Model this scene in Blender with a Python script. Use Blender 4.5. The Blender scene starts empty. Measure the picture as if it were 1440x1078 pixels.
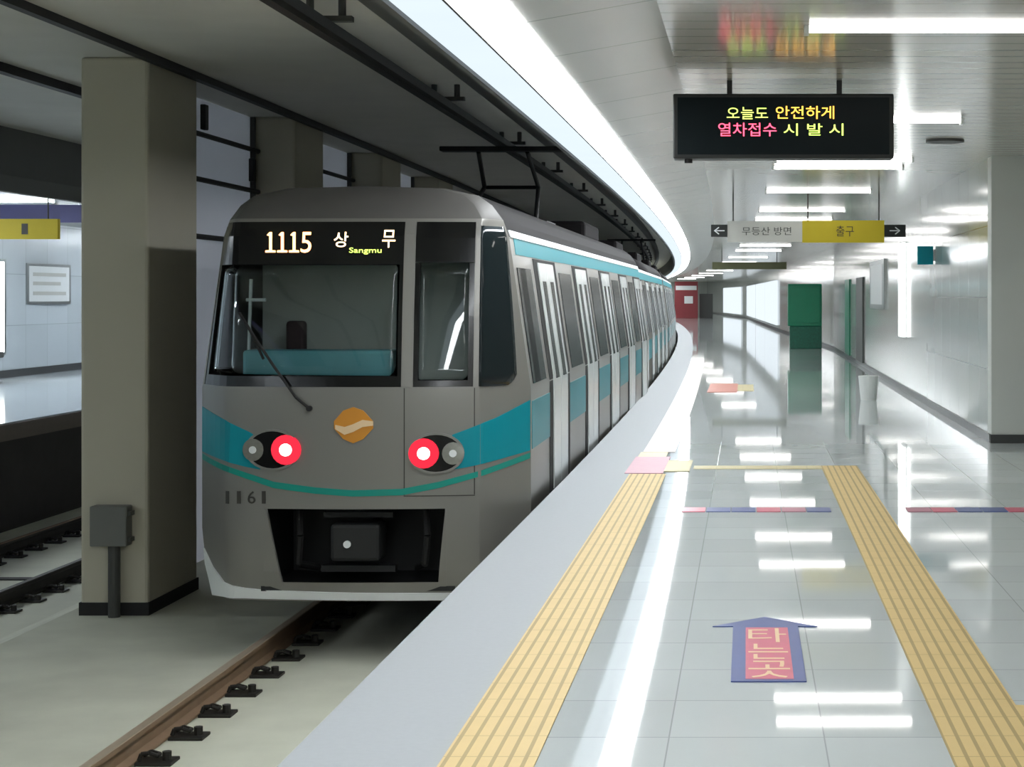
import bpy, bmesh, math, random
from mathutils import Vector, Matrix
random.seed(4)
S = bpy.context.scene
COL = S.collection

# ------------------------------------------------------------------ camera
cam = bpy.data.objects.new('camera', bpy.data.cameras.new('camera'))
COL.objects.link(cam)
F = 2400.0                       # focal length in pixels of the 1440 px frame
VX, VY = 1050.0, 418.0           # vanishing point of the track direction
EYE = 1.7
cam.data.sensor_width = 36
cam.data.lens = 36 * F / 1440
cam.data.shift_x = (720 - VX) / 1440
cam.data.shift_y = (VY - 539) / 1440
cam.data.clip_start = 0.05
cam.data.clip_end = 600
cam.location = (0, 0, EYE)
cam.rotation_euler = (math.radians(90), 0, 0)
S.camera = cam

# ------------------------------------------------------------------ world, exposure
w = bpy.data.worlds.new('world'); S.world = w; w.use_nodes = True
w.node_tree.nodes['Background'].inputs[0].default_value = (0.5, 0.55, 0.6, 1)
w.node_tree.nodes['Background'].inputs[1].default_value = 0.05
S.view_settings.view_transform = 'Standard'
S.view_settings.look = 'None'
S.view_settings.gamma = 1
S.view_settings.use_curve_mapping = False
S.view_settings.exposure = 1.1
STRIP, PANEL, TUBE, FAR = 12., .5, 5.5, 40.      # strengths of the station lamps, the added row included
S.cycles.use_denoising = True
S.cycles.max_bounces = 8
S.cycles.diffuse_bounces = 5
S.cycles.glossy_bounces = 4
S.cycles.sample_clamp_indirect = 6
S.cycles.caustics_reflective = False

# ------------------------------------------------------------------ materials
def srgb(r, g, b):
    f = lambda c: (c / 255) / 12.92 if c / 255 <= .04045 else ((c / 255 + .055) / 1.055) ** 2.4
    return (f(r), f(g), f(b), 1)

def mat(name, col, rough=.5, metal=0., var=.08, scale=6., spec=.5, bump=0., emit=None, coat=0.):
    m = bpy.data.materials.new(name); m.use_nodes = True
    nt = m.node_tree; n = nt.nodes; L = nt.links
    b = n['Principled BSDF']
    b.inputs['Roughness'].default_value = rough
    b.inputs['Metallic'].default_value = metal
    b.inputs['Specular IOR Level'].default_value = spec
    b.inputs['Coat Weight'].default_value = coat
    b.inputs['Coat Roughness'].default_value = .05
    tc = n.new('ShaderNodeTexCoord'); no = n.new('ShaderNodeTexNoise')
    no.inputs['Scale'].default_value = scale; no.inputs['Detail'].default_value = 5
    L.new(tc.outputs['Object'], no.inputs['Vector'])
    mx = n.new('ShaderNodeMix'); mx.data_type = 'RGBA'
    L.new(no.outputs['Fac'], mx.inputs['Factor'])
    mx.inputs[6].default_value = tuple(min(1, c * (1 - var)) for c in col[:3]) + (1,)
    mx.inputs[7].default_value = tuple(min(1, c * (1 + var)) for c in col[:3]) + (1,)
    L.new(mx.outputs[2], b.inputs['Base Color'])
    if bump:
        bp = n.new('ShaderNodeBump'); bp.inputs['Strength'].default_value = bump
        bp.inputs['Distance'].default_value = .01
        L.new(no.outputs['Fac'], bp.inputs['Height']); L.new(bp.outputs[0], b.inputs['Normal'])
    if emit:
        b.inputs['Emission Color'].default_value = emit[0]
        b.inputs['Emission Strength'].default_value = emit[1]
    m['base'] = mx.name
    return m

def grid_lines(m, px, py, wx, wy, amt, axes='XY', bump=.4, off=(0, 0), tone=0.):
    """joints every px, py metres along two object axes, darkening the colour a little and grooving the surface"""
    nt = m.node_tree; n = nt.nodes; L = nt.links
    b = n['Principled BSDF']
    tc = n.new('ShaderNodeTexCoord'); sp = n.new('ShaderNodeSeparateXYZ')
    L.new(tc.outputs['Object'], sp.inputs[0])
    def math_(op, a, bb):
        q = n.new('ShaderNodeMath'); q.operation = op
        for i, v in enumerate((a, bb)):
            if v is None: continue
            if isinstance(v, (int, float)): q.inputs[i].default_value = v
            else: L.new(v, q.inputs[i])
        return q.outputs[0]
    res = None; cells = []
    for ax, p, wd, o in ((axes[0], px, wx, off[0]), (axes[1], py, wy, off[1])):
        if not p: continue
        v = math_('DIVIDE', math_('ADD', sp.outputs[ax], o), p)
        fr = math_('FRACT', v, None)
        cells.append(math_('FLOOR', v, None))
        d = math_('ABSOLUTE', math_('SUBTRACT', fr, .5), None)
        g = math_('GREATER_THAN', d, .5 - wd / p / 2)
        res = g if res is None else math_('MAXIMUM', res, g)
    src = b.inputs['Base Color'].links[0].from_socket
    if tone:
        cb = n.new('ShaderNodeCombineXYZ')
        for i, c in enumerate(cells): L.new(c, cb.inputs[i])
        wn = n.new('ShaderNodeTexWhiteNoise'); L.new(cb.outputs[0], wn.inputs['Vector'])
        hs = n.new('ShaderNodeHueSaturation'); L.new(src, hs.inputs['Color'])
        mr = n.new('ShaderNodeMapRange'); mr.inputs['To Min'].default_value = 1 - tone; mr.inputs['To Max'].default_value = 1 + tone
        L.new(wn.outputs['Value'], mr.inputs['Value']); L.new(mr.outputs[0], hs.inputs['Value'])
        src = hs.outputs[0]
    mx = n.new('ShaderNodeMix'); mx.data_type = 'RGBA'; mx.blend_type = 'MULTIPLY'
    L.new(math_('MULTIPLY', res, amt), mx.inputs['Factor'])
    L.new(src, mx.inputs[6]); mx.inputs[7].default_value = (.1, .1, .1, 1)
    L.new(mx.outputs[2], b.inputs['Base Color'])
    if bump:
        bp = n.new('ShaderNodeBump'); bp.inputs['Strength'].default_value = bump; bp.inputs['Distance'].default_value = .004
        bp.invert = True
        L.new(res, bp.inputs['Height']); L.new(bp.outputs[0], b.inputs['Normal'])
    return m

def glow(name, col, strength):
    m = bpy.data.materials.new(name); m.use_nodes = True
    nt = m.node_tree; n = nt.nodes; L = nt.links
    n.remove(n['Principled BSDF'])
    e = n.new('ShaderNodeEmission'); e.inputs[1].default_value = strength
    no = n.new('ShaderNodeTexNoise'); no.inputs['Scale'].default_value = 1.5
    tc = n.new('ShaderNodeTexCoord'); L.new(tc.outputs['Object'], no.inputs['Vector'])
    mx = n.new('ShaderNodeMix'); mx.data_type = 'RGBA'
    mx.inputs[6].default_value = tuple(c * .96 for c in col[:3]) + (1,); mx.inputs[7].default_value = col
    L.new(no.outputs['Fac'], mx.inputs['Factor']); L.new(mx.outputs[2], e.inputs[0])
    L.new(e.outputs[0], n['Material Output'].inputs[0])
    return m

def glass(name, tint=(.75, .85, .85, 1), rough=.02):
    m = bpy.data.materials.new(name); m.use_nodes = True
    nt = m.node_tree; n = nt.nodes; L = nt.links
    n.remove(n['Principled BSDF'])
    t = n.new('ShaderNodeBsdfTransparent'); t.inputs[0].default_value = tint
    g = n.new('ShaderNodeBsdfGlossy'); g.inputs[1].default_value = rough
    fr = n.new('ShaderNodeFresnel'); fr.inputs[0].default_value = 1.5
    mx = n.new('ShaderNodeMixShader')
    L.new(fr.outputs[0], mx.inputs[0]); L.new(t.outputs[0], mx.inputs[1]); L.new(g.outputs[0], mx.inputs[2])
    L.new(mx.outputs[0], n['Material Output'].inputs[0])
    return m

M = {}
M['floor'] = grid_lines(mat('polished floor tile', srgb(196, 202, 202), .035, var=.05, scale=1.2, spec=.62), .6, .6, .006, .008, .35, 'XY', .15, (.3, 0), .05)
M['edge'] = mat('pale platform edge stone', srgb(166, 170, 173), .6, var=.04, scale=30, spec=.15)
M['tactile'] = grid_lines(mat('yellow tactile tile', srgb(212, 186, 130), .6, var=.06, scale=5, spec=.3), .058, .3, .016, .006, .42, 'XY', .5)
M['tactile_cross'] = grid_lines(mat('pale yellow tactile tile', srgb(214, 202, 158), .5, var=.06, scale=5, spec=.35), .3, .058, .006, .016, .3, 'XY', .5)
M['tactile_pale'] = grid_lines(mat('worn pinkish tactile tile', srgb(205, 190, 176), .4, var=.08, scale=5, spec=.4), .3, .3, .006, .006, .3, 'XY', .3)
M['wall'] = grid_lines(mat('glazed grey wall panel', srgb(168, 173, 168), .13, var=.05, scale=.8, spec=.8), 1.0, .85, .012, .012, .35, 'YZ', .2, (0, 0), .05)
M['wall_matt'] = mat('grey plastered wall', srgb(200, 203, 197), .45, var=.05, scale=2)
M['base'] = mat('dark stone skirting', srgb(58, 60, 60), .3, var=.15)
M['ceiling'] = grid_lines(mat('glossy ceiling slat', srgb(182, 179, 169), .16, metal=.0, var=.04, scale=1, spec=.75), 0, .3, 0, .03, .45, 'XY', .3)
M['bulkhead'] = grid_lines(mat('satin bulkhead panel', srgb(172, 170, 164), .25, var=.04, scale=1, spec=.7), 0, 1.35, 0, .02, .5, 'XY', .2)
M['track_ceiling'] = mat('painted concrete ceiling', srgb(205, 203, 194), .7, var=.1, scale=1.5)
M['fascia'] = mat('dark fascia panel', srgb(84, 86, 84), .5, var=.12, scale=2)
M['pillar'] = mat('painted concrete pillar', srgb(192, 187, 168), .6, var=.05, scale=1.2, bump=.05)
M['rubber'] = mat('black rubber', srgb(24, 24, 24), .7, var=.1)
M['concrete'] = mat('stained track slab concrete', srgb(206, 207, 190), .8, var=.2, scale=1.6, bump=.2)
M['underwall'] = mat('grimy platform side wall', srgb(62, 59, 56), .8, var=.25, scale=3)
M['lip'] = mat('brownish platform lip', srgb(112, 102, 94), .7, var=.1)
M['rail'] = mat('rusty rail web', srgb(140, 116, 92), .6, metal=.2, var=.2, scale=8)
M['railtop'] = mat('worn rail head', srgb(176, 160, 138), .4, metal=.3, var=.1, scale=8)
M['raildark'] = mat('rail darkened with shadow', srgb(48, 45, 40), .6, metal=.2, var=.2, scale=8)  # the shadow along these rails is put into the dark colour
M['clip'] = mat('greasy fastener iron', srgb(44, 42, 38), .6, metal=.3, var=.2)
def frosted(name, col):
    m = mat(name, col, .6, var=.06, scale=2)
    nt = m.node_tree; n = nt.nodes; L = nt.links
    t = n.new('ShaderNodeBsdfTranslucent'); t.inputs[0].default_value = (.86, .84, .9, 1)
    mx = n.new('ShaderNodeMixShader'); mx.inputs[0].default_value = .6
    L.new(n['Principled BSDF'].outputs[0], mx.inputs[1]); L.new(t.outputs[0], mx.inputs[2])
    L.new(mx.outputs[0], n['Material Output'].inputs[0])
    return m
M['partition'] = frosted('pale frosted partition', srgb(215, 212, 220))
M['cable'] = mat('black cable', srgb(30, 30, 32), .6, var=.1)
M['box'] = mat('grey junction box enamel', srgb(112, 113, 108), .5, var=.06)
M['pipe'] = mat('dark grey conduit', srgb(72, 73, 70), .5, var=.1)
M['silver'] = mat('silver train body paint', srgb(132, 130, 125), .32, metal=.25, var=.03, scale=2, spec=.6)
M['doorleaf'] = mat('brushed steel door', srgb(222, 226, 226), .22, metal=.3, var=.03, scale=2, spec=.7)
M['roofdark'] = mat('dark coach roof', srgb(30, 28, 29), .8, var=.15, spec=.1)  # car body roof, much darker than the front dome
M['roof'] = mat('grey train roof', srgb(90, 88, 85), .55, var=.08)
M['teal'] = mat('teal livery paint', srgb(0, 138, 152), .35, var=.04, spec=.3)
M['tealgreen'] = mat('teal livery line', srgb(0, 142, 128), .3, var=.04, spec=.6)
M['white'] = mat('white enamel', srgb(225, 228, 228), .35, var=.03)
M['black'] = mat('black gloss mask', srgb(17, 18, 18), .15, var=.1, spec=.5)
M['blackmatt'] = mat('black equipment paint', srgb(26, 27, 27), .6, var=.2)
M['coachglass'] = mat('dark tinted coach glass', srgb(24, 31, 33), .25, var=.1, spec=.05)
M['sideglass'] = mat('dark tinted side glass', srgb(26, 33, 35), .05, var=.1, spec=.25)
M['glass'] = glass('cab glass', (.92, .96, .96, 1))
M['cab'] = mat('cab interior lining', srgb(190, 192, 186), .7, var=.06)
M['console'] = mat('teal cab console', srgb(110, 180, 190), .5, var=.06)
M['seat'] = mat('dark seat cloth', srgb(60, 42, 44), .8, var=.1)
M['lamp_red'] = glow('red tail lamp', (1, .03, .06, 1), .6)
M['lamp_core'] = glow('tail lamp bulb', (1, .62, .58, 1), 5)
M['lamp_off'] = mat('unlit clear lamp', srgb(180, 180, 170), .1, metal=.6, var=.2, scale=40)
M['led_orange'] = glow('orange led', (1, .42, .14, 1), 3.2)
M['led_warm'] = glow('warm white led', (1, .7, .36, 1), 2.6)
M['led_green'] = glow('green led', (.55, .85, .12, 1), 1.6)
M['led_amber'] = glow('amber led', (1, .48, .05, 1), 2.0)
M['led_pink'] = glow('red led', (1, .07, .13, 1), 2.0)
M['ink'] = mat('dark lettering', srgb(52, 50, 44), .5, var=.05)
M['orange'] = mat('orange emblem enamel', srgb(206, 138, 44), .4, var=.06)
M['cream'] = mat('cream emblem enamel', srgb(232, 202, 160), .4, var=.04)
M['farviolet'] = glow('dim violet trough', (.45, .45, .95, 1), .16)
M['strip'] = glow('fluorescent diffuser', (.93, .97, 1, 1), STRIP)
M['panel'] = glow('lit side diffuser', (.80, .91, 1, 1), PANEL)
M['tube'] = glow('ceiling tube', (1, .98, .94, 1), TUBE)
M['fartube'] = glow('opposite ceiling tube', (.86, .94, 1, 1), FAR)
M['adlight'] = glow('lit advertisement face', (.95, 1, .98, 1), 2.6)
M['farpanel'] = glow('far wall glow', (.78, .86, .92, 1), .55)
M['yellow'] = mat('yellow sign face', srgb(168, 152, 36), .5, var=.05, spec=.3, emit=((.5, .42, .03, 1), .08))
M['signgrey'] = mat('pale sign face', srgb(190, 190, 184), .4, var=.05)
M['signblack'] = mat('black sign face', srgb(24, 28, 26), .5, var=.05)
M['olive'] = mat('olive sign face', srgb(96, 98, 66), .5, var=.1)
M['green'] = mat('green cabinet enamel', srgb(0, 122, 88), .3, var=.08, spec=.5)
M['greendark'] = mat('dark green cabinet base', srgb(12, 92, 72), .35, var=.5, scale=14)
M['red'] = mat('dark red enamel', srgb(130, 40, 46), .4, var=.1)
M['sticker_blue'] = mat('blue floor sticker', srgb(72, 88, 146), .35, var=.08, scale=14)
M['sticker_red'] = mat('pinkish red floor sticker', srgb(206, 96, 120), .35, var=.08, scale=14)
M['sticker_pink'] = mat('faded pink mat', srgb(182, 126, 140), .5, var=.1, scale=10)
M['sticker_orange'] = mat('orange floor sticker', srgb(214, 132, 112), .35, var=.1, scale=10)
M['violet'] = mat('blue violet banner', srgb(98, 96, 150), .4, var=.3, scale=2)
M['farfloor'] = grid_lines(mat('opposite platform tile', srgb(196, 204, 210), .1, var=.04, scale=1), .6, .6, .008, .008, .25, 'XY', .1)
M['farwall'] = grid_lines(mat('opposite platform wall panel', srgb(196, 204, 210), .25, var=.05, scale=.6), 1.2, 1.1, .015, .015, .3, 'YZ', .1, (0, 0), .05)
M['steel'] = mat('stainless steel', srgb(160, 165, 165), .3, metal=.7, var=.05)
M['bin'] = mat('white plastic bin', srgb(226, 228, 226), .4, var=.03)

# ------------------------------------------------------------------ helpers
def tag(o, label, cat, group=None, kind=None):
    o['label'] = label; o['category'] = cat
    if group: o['group'] = group
    if kind: o['kind'] = kind
    return o

def structure(o):
    o['kind'] = 'structure'; return o

def empty(name, loc, label, cat, group=None, rz=0):
    o = bpy.data.objects.new(name, None); COL.objects.link(o)
    o.location = loc; o.rotation_euler = (0, 0, rz); o.empty_display_size = .1
    return tag(o, label, cat, group)

class MB:
    def __init__(s): s.bm = bmesh.new(); s.mi = 0
    def box(s, x0, x1, y0, y1, z0, z1, bev=0.):
        r = bmesh.ops.create_cube(s.bm, size=1)
        vs = r['verts']
        for v in vs:
            v.co = Vector(((x0 + x1) / 2 + v.co.x * (x1 - x0), (y0 + y1) / 2 + v.co.y * (y1 - y0), (z0 + z1) / 2 + v.co.z * (z1 - z0)))
        fs = {f for v in vs for f in v.link_faces}
        if bev:
            es = {e for f in fs for e in f.edges}
            rr = bmesh.ops.bevel(s.bm, geom=list(es), offset=bev, segments=2, affect='EDGES', profile=.5)
            fs = set(rr['faces']) | {f for f in fs if f.is_valid}
        for f in fs: f.material_index = s.mi
        return s
    def cyl(s, a, b, r, n=16, r2=None):
        a = Vector(a); b = Vector(b); d = b - a
        q = d.to_track_quat('Z', 'Y')
        m = Matrix.Translation((a + b) / 2) @ q.to_matrix().to_4x4()
        rr = bmesh.ops.create_cone(s.bm, cap_ends=True, segments=n, radius1=r, radius2=r if r2 is None else r2, depth=d.length, matrix=m)
        for f in {f for v in rr['verts'] for f in v.link_faces}: f.material_index = s.mi
        return s
    def tube(s, pts, r, n=8):
        for a, b in zip(pts, pts[1:]): s.cyl(a, b, r, n)
        return s
    def prism(s, pts, y0, y1):
        """outline in (x, z) extruded along y"""
        A = [s.bm.verts.new((x, y0, z)) for x, z in pts]; B = [s.bm.verts.new((x, y1, z)) for x, z in pts]
        n = len(pts); fs = [s.bm.faces.new(A), s.bm.faces.new(B[::-1])]
        for i in range(n): fs.append(s.bm.faces.new((A[i], B[i], B[(i + 1) % n], A[(i + 1) % n])))
        for f in fs: f.material_index = s.mi
        return s
    def sweep(s, prof, ys, closed=True, shift=None):
        """profile in (x, z) carried along the curving line of the platform"""
        shift = shift or dev
        rings = [[s.bm.verts.new((x + shift(y), y, z)) for x, z in prof] for y in ys]
        n = len(prof); m = n if closed else n - 1
        for A, B in zip(rings, rings[1:]):
            for i in range(m):
                s.bm.faces.new((A[i], B[i], B[(i + 1) % n], A[(i + 1) % n])).material_index = s.mi
        if closed:
            s.bm.faces.new(rings[0][::-1]).material_index = s.mi
            s.bm.faces.new(rings[-1]).material_index = s.mi
        return s
    def build(s, name, mats, parent=None, loc=None, smooth=False):
        bmesh.ops.recalc_face_normals(s.bm, faces=s.bm.faces[:])
        me = bpy.data.meshes.new(name); s.bm.to_mesh(me); s.bm.free()
        for m in (mats if isinstance(mats, (list, tuple)) else [mats]): me.materials.append(m)
        if smooth:
            for p in me.polygons: p.use_smooth = True
        o = bpy.data.objects.new(name, me); COL.objects.link(o)
        if parent: o.parent = parent
        if loc: o.location = loc
        return o

def dev(y):                                  # the line bends gently to the left beyond 12 m
    return -max(0., y - 12.) ** 2 / 3000.
def span(a, b, step=3.):
    n = max(1, int(math.ceil((b - a) / step)))
    return [a + (b - a) * i / n for i in range(n + 1)]
def rect(x0, x1, z0, z1): return [(x0, z0), (x1, z0), (x1, z1), (x0, z1)]
def at(px, py, Y):                           # world point for a measured spot at a known distance
    return ((px - VX) * Y / F, Y, EYE + (VY - py) * Y / F)
ORD = ['nearest', 'second', 'third', 'fourth', 'fifth', 'sixth', 'seventh', 'eighth', 'ninth', 'tenth', 'eleventh', 'twelfth',
       'thirteenth', 'fourteenth', 'fifteenth', 'sixteenth', 'seventeenth', 'eighteenth', 'nineteenth', 'twentieth']

def text(s, name, m, parent, x, z, wid, hgt, y, depth=.004, local=(0, 0, 0)):
    """raised lettering facing the camera end of the platform, fitted into wid x hgt centred on x, z"""
    cu = bpy.data.curves.new(name, 'FONT'); cu.body = s; cu.extrude = .02; cu.resolution_u = 3
    t = bpy.data.objects.new(name + '_curve', cu); COL.objects.link(t)
    dg = bpy.context.evaluated_depsgraph_get(); dg.update()
    me = bpy.data.meshes.new_from_object(t.evaluated_get(dg))
    bpy.data.objects.remove(t); bpy.data.curves.remove(cu)
    me.name = name
    xs = [v.co.x for v in me.vertices]; zs = [v.co.y for v in me.vertices]
    if not xs: xs = [0, 1]; zs = [0, 1]
    x0, x1, z0, z1 = min(xs), max(xs), min(zs), max(zs)
    for v in me.vertices:
        c = v.co.copy()
        v.co = Vector((x + ((c.x - x0) / (x1 - x0) - .5) * wid - local[0], y - (c.z / .04) * depth - local[1],
                       z + ((c.y - z0) / (z1 - z0) - .5) * hgt - local[2]))
    me.materials.clear(); me.materials.append(m)
    o = bpy.data.objects.new(name, me); COL.objects.link(o)
    if parent: o.parent = parent
    return o

# ------------------------------------------------------------------ the setting
Y0S, Y1S = -30., 190.
YS = [-30., -18., -8., -2., 4., 10.] + span(12, Y1S, 4)
EDGE = -1.7
WX = 2.86
YT = [-29.9] + YS[1:-1] + [189.9]
def wall_dev(y):
    P = [(-30, 0), (56, 0), (87, -1.16), (141, -2.86), (190, -7.3)]
    for (a, u), (b, v) in zip(P, P[1:]):
        if y <= b: return u + (v - u) * (y - a) / (b - a)
    return P[-1][1]
YW = span(19.97, 56, 4) + span(56, 87, 5)[1:] + span(87, 141, 6)[1:] + span(141, 190, 7)[1:]

structure(MB().sweep(rect(-1.12, 6., -.3, 0), YS).build('floor', M['floor']))
structure(MB().sweep(rect(EDGE, -1.12, -.3, .003), YS).build('trim_1', M['edge']))
structure(MB().sweep(rect(-1.55, -1.35, -1.25, -.3), YS).build('wall_platform', M['underwall']))
structure(MB().sweep([(-1.35, -1.45), (-1.35, -1.25), (-6.35, -1.25), (-7.1, -1.55), (-10.35, -1.55), (-10.35, -1.75)], YS).build('floor_trackbed', M['concrete']))
# right hand wall
structure(MB().sweep(rect(WX, WX + .25, 0, 3.35), YW, True, wall_dev).build('wall_right', M['wall']))
structure(MB().sweep(rect(WX - .02, WX, 0, .1), YW, True, wall_dev).build('baseboard_right', M['base']))
structure(MB().box(WX - .001, 6., 19.93, 20.25, 0, 3.35).build('wall_return', M['wall_matt']))
structure(MB().box(WX - .02, 6., 19.9, 19.93, 0, .1).build('baseboard_return', M['base']))
structure(MB().box(6., 6.2, Y0S, 20, 0, 3.35).build('wall_side', M['wall_matt']))
structure(MB().box(-16.2, 6.2, Y0S - .2, Y0S, -1.8, 4.1).build('wall_back', M['wall_matt']))
structure(MB().box(-28., 6.2, Y1S, Y1S + .2, -1.8, 4.1).build('wall_end', M['wall_matt']))
# ceilings
structure(MB().sweep(rect(-.5, 6., 3.35, 3.45), YS).build('ceiling', M['ceiling']))
structure(MB().sweep([(-1.23, 3.22), (-.5, 3.35), (-.5, 3.45), (-1.23, 3.45)], YS).build('ceiling_bulkhead', M['bulkhead']))
structure(MB().sweep([(-1.83, 3.19), (-1.87, 3.19), (-1.95, 3.3), (-1.95, 3.93), (-1.83, 3.93)], YS).build('trim_2', M['fascia']))
structure(MB().sweep(rect(-10.1, -1.7, 3.93, 4.05), YS).build('ceiling_trackway', M['track_ceiling']))
# opposite platform
structure(MB().sweep(rect(-16.2, -10., -.22, 0), YS).build('floor_opposite', M['farfloor']))
structure(MB().sweep(rect(-10.02, -9.96, -.24, -.02), YS).build('trim_3', M['lip']))
structure(MB().sweep(rect(-10.35, -10.25, -1.6, -.22), YS).build('wall_opposite_platform', M['underwall']))
structure(MB().sweep(rect(-15.75, -15.5, 0, 3.35), YS).build('wall_opposite', M['farwall']))
structure(MB().sweep(rect(-15.5, -15.46, 0, .16), YS).build('baseboard_opposite', M['base']))
structure(MB().sweep(rect(-16.2, -10.4, 3.35, 3.45), YS).build('ceiling_opposite', M['ceiling']))
structure(MB().sweep([(-9.85, 3.1), (-9.75, 3.1), (-9.65, 3.3), (-9.65, 3.93), (-9.85, 3.93)], YS).build('trim_4', M['fascia']))

# continuous lit trough above each platform edge
def trough(label, flip, dm, pm):
    f = (lambda p: [(-11.7 - x, z) for x, z in p]) if flip else (lambda p: p)
    e = empty('linear_light', ((-10.3 if flip else -1.4), 0, 3.2), label, 'light', 'linear lights above the platform edges')
    L = e.location
    def part(name, prof, m):
        o = MB().sweep(f(prof), YT).build(name, m, e); o.location = -L; return o
    part('housing', [(-1.235, 3.235), (-1.235, 3.42), (-1.825, 3.42), (-1.825, 3.235)], M['white'])
    part('diffuser', rect(-1.525, -1.235, 3.205, 3.235), dm)
    part('side_panel', rect(-1.82, -1.54, 3.21, 3.235), pm)
    part('divider', rect(-1.54, -1.525, 3.2, 3.235), M['pipe'])
trough('long white linear light running along the ceiling above the near platform edge', False, M['strip'], M['panel'])
trough('long dim violet linear light above the edge of the opposite platform', True, M['farviolet'], M['farviolet'])

# ceiling lights over the platform
def ceiling_light(y, x0, x1, label, m='tube', group='transverse ceiling lights over the platform'):
    x0 += dev(y); x1 += dev(y)
    e = empty('ceiling_light', ((x0 + x1) / 2, y, 3.35), label, 'light', group)
    h = (x1 - x0) / 2
    MB().box(-h - .03, -h, -.06, .06, -.05, 0).build('end_cap', M['white'], e)
    MB().box(h, h + .03, -.06, .06, -.05, 0).build('end_cap', M['white'], e)
    MB().box(-h, h, -.045, .045, -.032, 0).build('diffuser', M[m], e)
for i, y in enumerate([10.4, 15.8, 20.3, 21.5, 26.4, 32.2, 36., 42., 48., 54., 60., 70., 80., 92., 104., 116., 128., 140., 152.]):
    ceiling_light(y, .38, 1.98, 'white tube light across the platform ceiling, %s from the camera' % (ORD[i]))
for y, q in ((-11.2, 'far behind'), (-5.8, 'behind'), (-.4, 'above'), (5., 'just ahead of')):
    ceiling_light(y, .38, 1.98, 'white tube light across the platform ceiling %s the camera' % q)
for i, y in enumerate([-12, -4., 3., 9., 15., 20., 25., 30., 35., 40., 46., 54.]):
    e = empty('ceiling_light', (-13 + dev(y), y, 3.35), 'white tube light under the opposite platform ceiling, %s from the camera' % ORD[i], 'light', 'ceiling lights of the opposite platform')
    MB().box(-.93, .93, -.12, .12, -.03, 0).build('housing', M['white'], e)
    MB().box(-.9, .9, -.1, .1, -.05, -.03).build('diffuser', M['fartube'], e)
for i, y in enumerate((-5.8, -.4, 5., 10.4, 15.8)):  # extra row added outside the frame to brighten the return wall
    ceiling_light(y, 3.1, 4.7, 'added unseen tube light brightening the wall return at the right, %s from the back' % ORD[i].replace('nearest', 'first'))
tag(MB().cyl((2.08, 17.9, 3.325), (2.08, 17.9, 3.35), .2, 28).build('ceiling_speaker', M['pipe']), 'round dark grille in the ceiling right of the hanging display', 'speaker')

# pillars between the tracks, with the pale wall panels between them
PY = [7.92 + 2.62 * 2 * i for i in range(12)]    # front faces
PY = [15.84 + 5.24 * i for i in range(10)]
for i, y in enumerate(PY):
    d = dev(y)
    e = empty('pillar', (-5.865 + d, y + .7, -1.25), 'beige square concrete pillar between the tracks, %s' % ('nearest, left of the train' if i == 0 else ORD[i] + ' from the camera'), 'pillar', 'pillars between the tracks')
    MB().box(-.315, .315, -.7, .72, .0, 5.18, .03).build('shaft', M['pillar'], e)
    b = MB().box(-.325, .325, -.71, .73, .0, .12).build('base_band', M['rubber'], e)
for i, (a, b) in enumerate(zip(PY, PY[1:])):
    if i > 6: break
    d = dev((a + b) / 2)
    e = empty('partition_panel', (-6.1 + d, (a + b) / 2 + .7, -1.25), 'pale partition wall panel behind the train between the %s and %s pillars' % (ORD[i], ORD[i + 1]), 'panel', 'wall panels between the pillars')
    h = (b - a - 1.46) / 2
    b = MB(); q = [b.bm.verts.new(c) for c in ((0, -h, 0), (0, h, 0), (0, h, 5.17), (0, -h, 5.17))]; b.bm.faces.new(q)
    for v in ((-.06, .06, -h, -h + .04, 0, 5.17), (-.06, .06, h - .04, h, 0, 5.17)): MB().box(*v).build('post', M['pipe'], e)
    b.build('panel', M['partition'], e)
    for z in (3.62, 4.25, 4.75):
        MB().cyl((.09, -h, z), (.09, h, z), .03, 8).build('cable', M['cable'], e)
    for z, yy in ((4.95, -.2), (4.5, h - .25), (3.95, h - .3)):
        MB().box(.06, .12, yy - .06, yy + .06, z - .14, z + .14, .01).build('cable_bracket', M['cable'], e)
# cable along the pillar heads, and ceiling pipes
tag(MB().sweep([(-5.5, 3.86), (-5.42, 3.86), (-5.42, 3.93), (-5.5, 3.93)], YT).build('cable_duct', M['cable']), 'thin black duct along the trackway ceiling above the pillars', 'duct')
tag(MB().sweep([(-7.15, 3.84), (-7.05, 3.84), (-7.05, 3.93), (-7.15, 3.93)], YT).build('cable_duct', M['cable']), 'black duct on the trackway ceiling left of the pillars', 'duct')
# junction box on the nearest pillar
e = empty('junction_box', (-5.87, 15.84, -1.25), 'grey electrical box with a pipe down the front of the nearest pillar', 'box')
MB().box(-.17, .17, -.16, 0, .66, 1.03, .012).build('enclosure', M['box'], e)
MB().box(.17, .2, -.13, -.03, .7, .74).box(.17, .2, -.13, -.03, .94, .98).build('hinge', M['pipe'], e)
MB().cyl((.03, -.08, 0), (.03, -.08, .66), .055, 14).build('pipe', M['pipe'], e)

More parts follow.
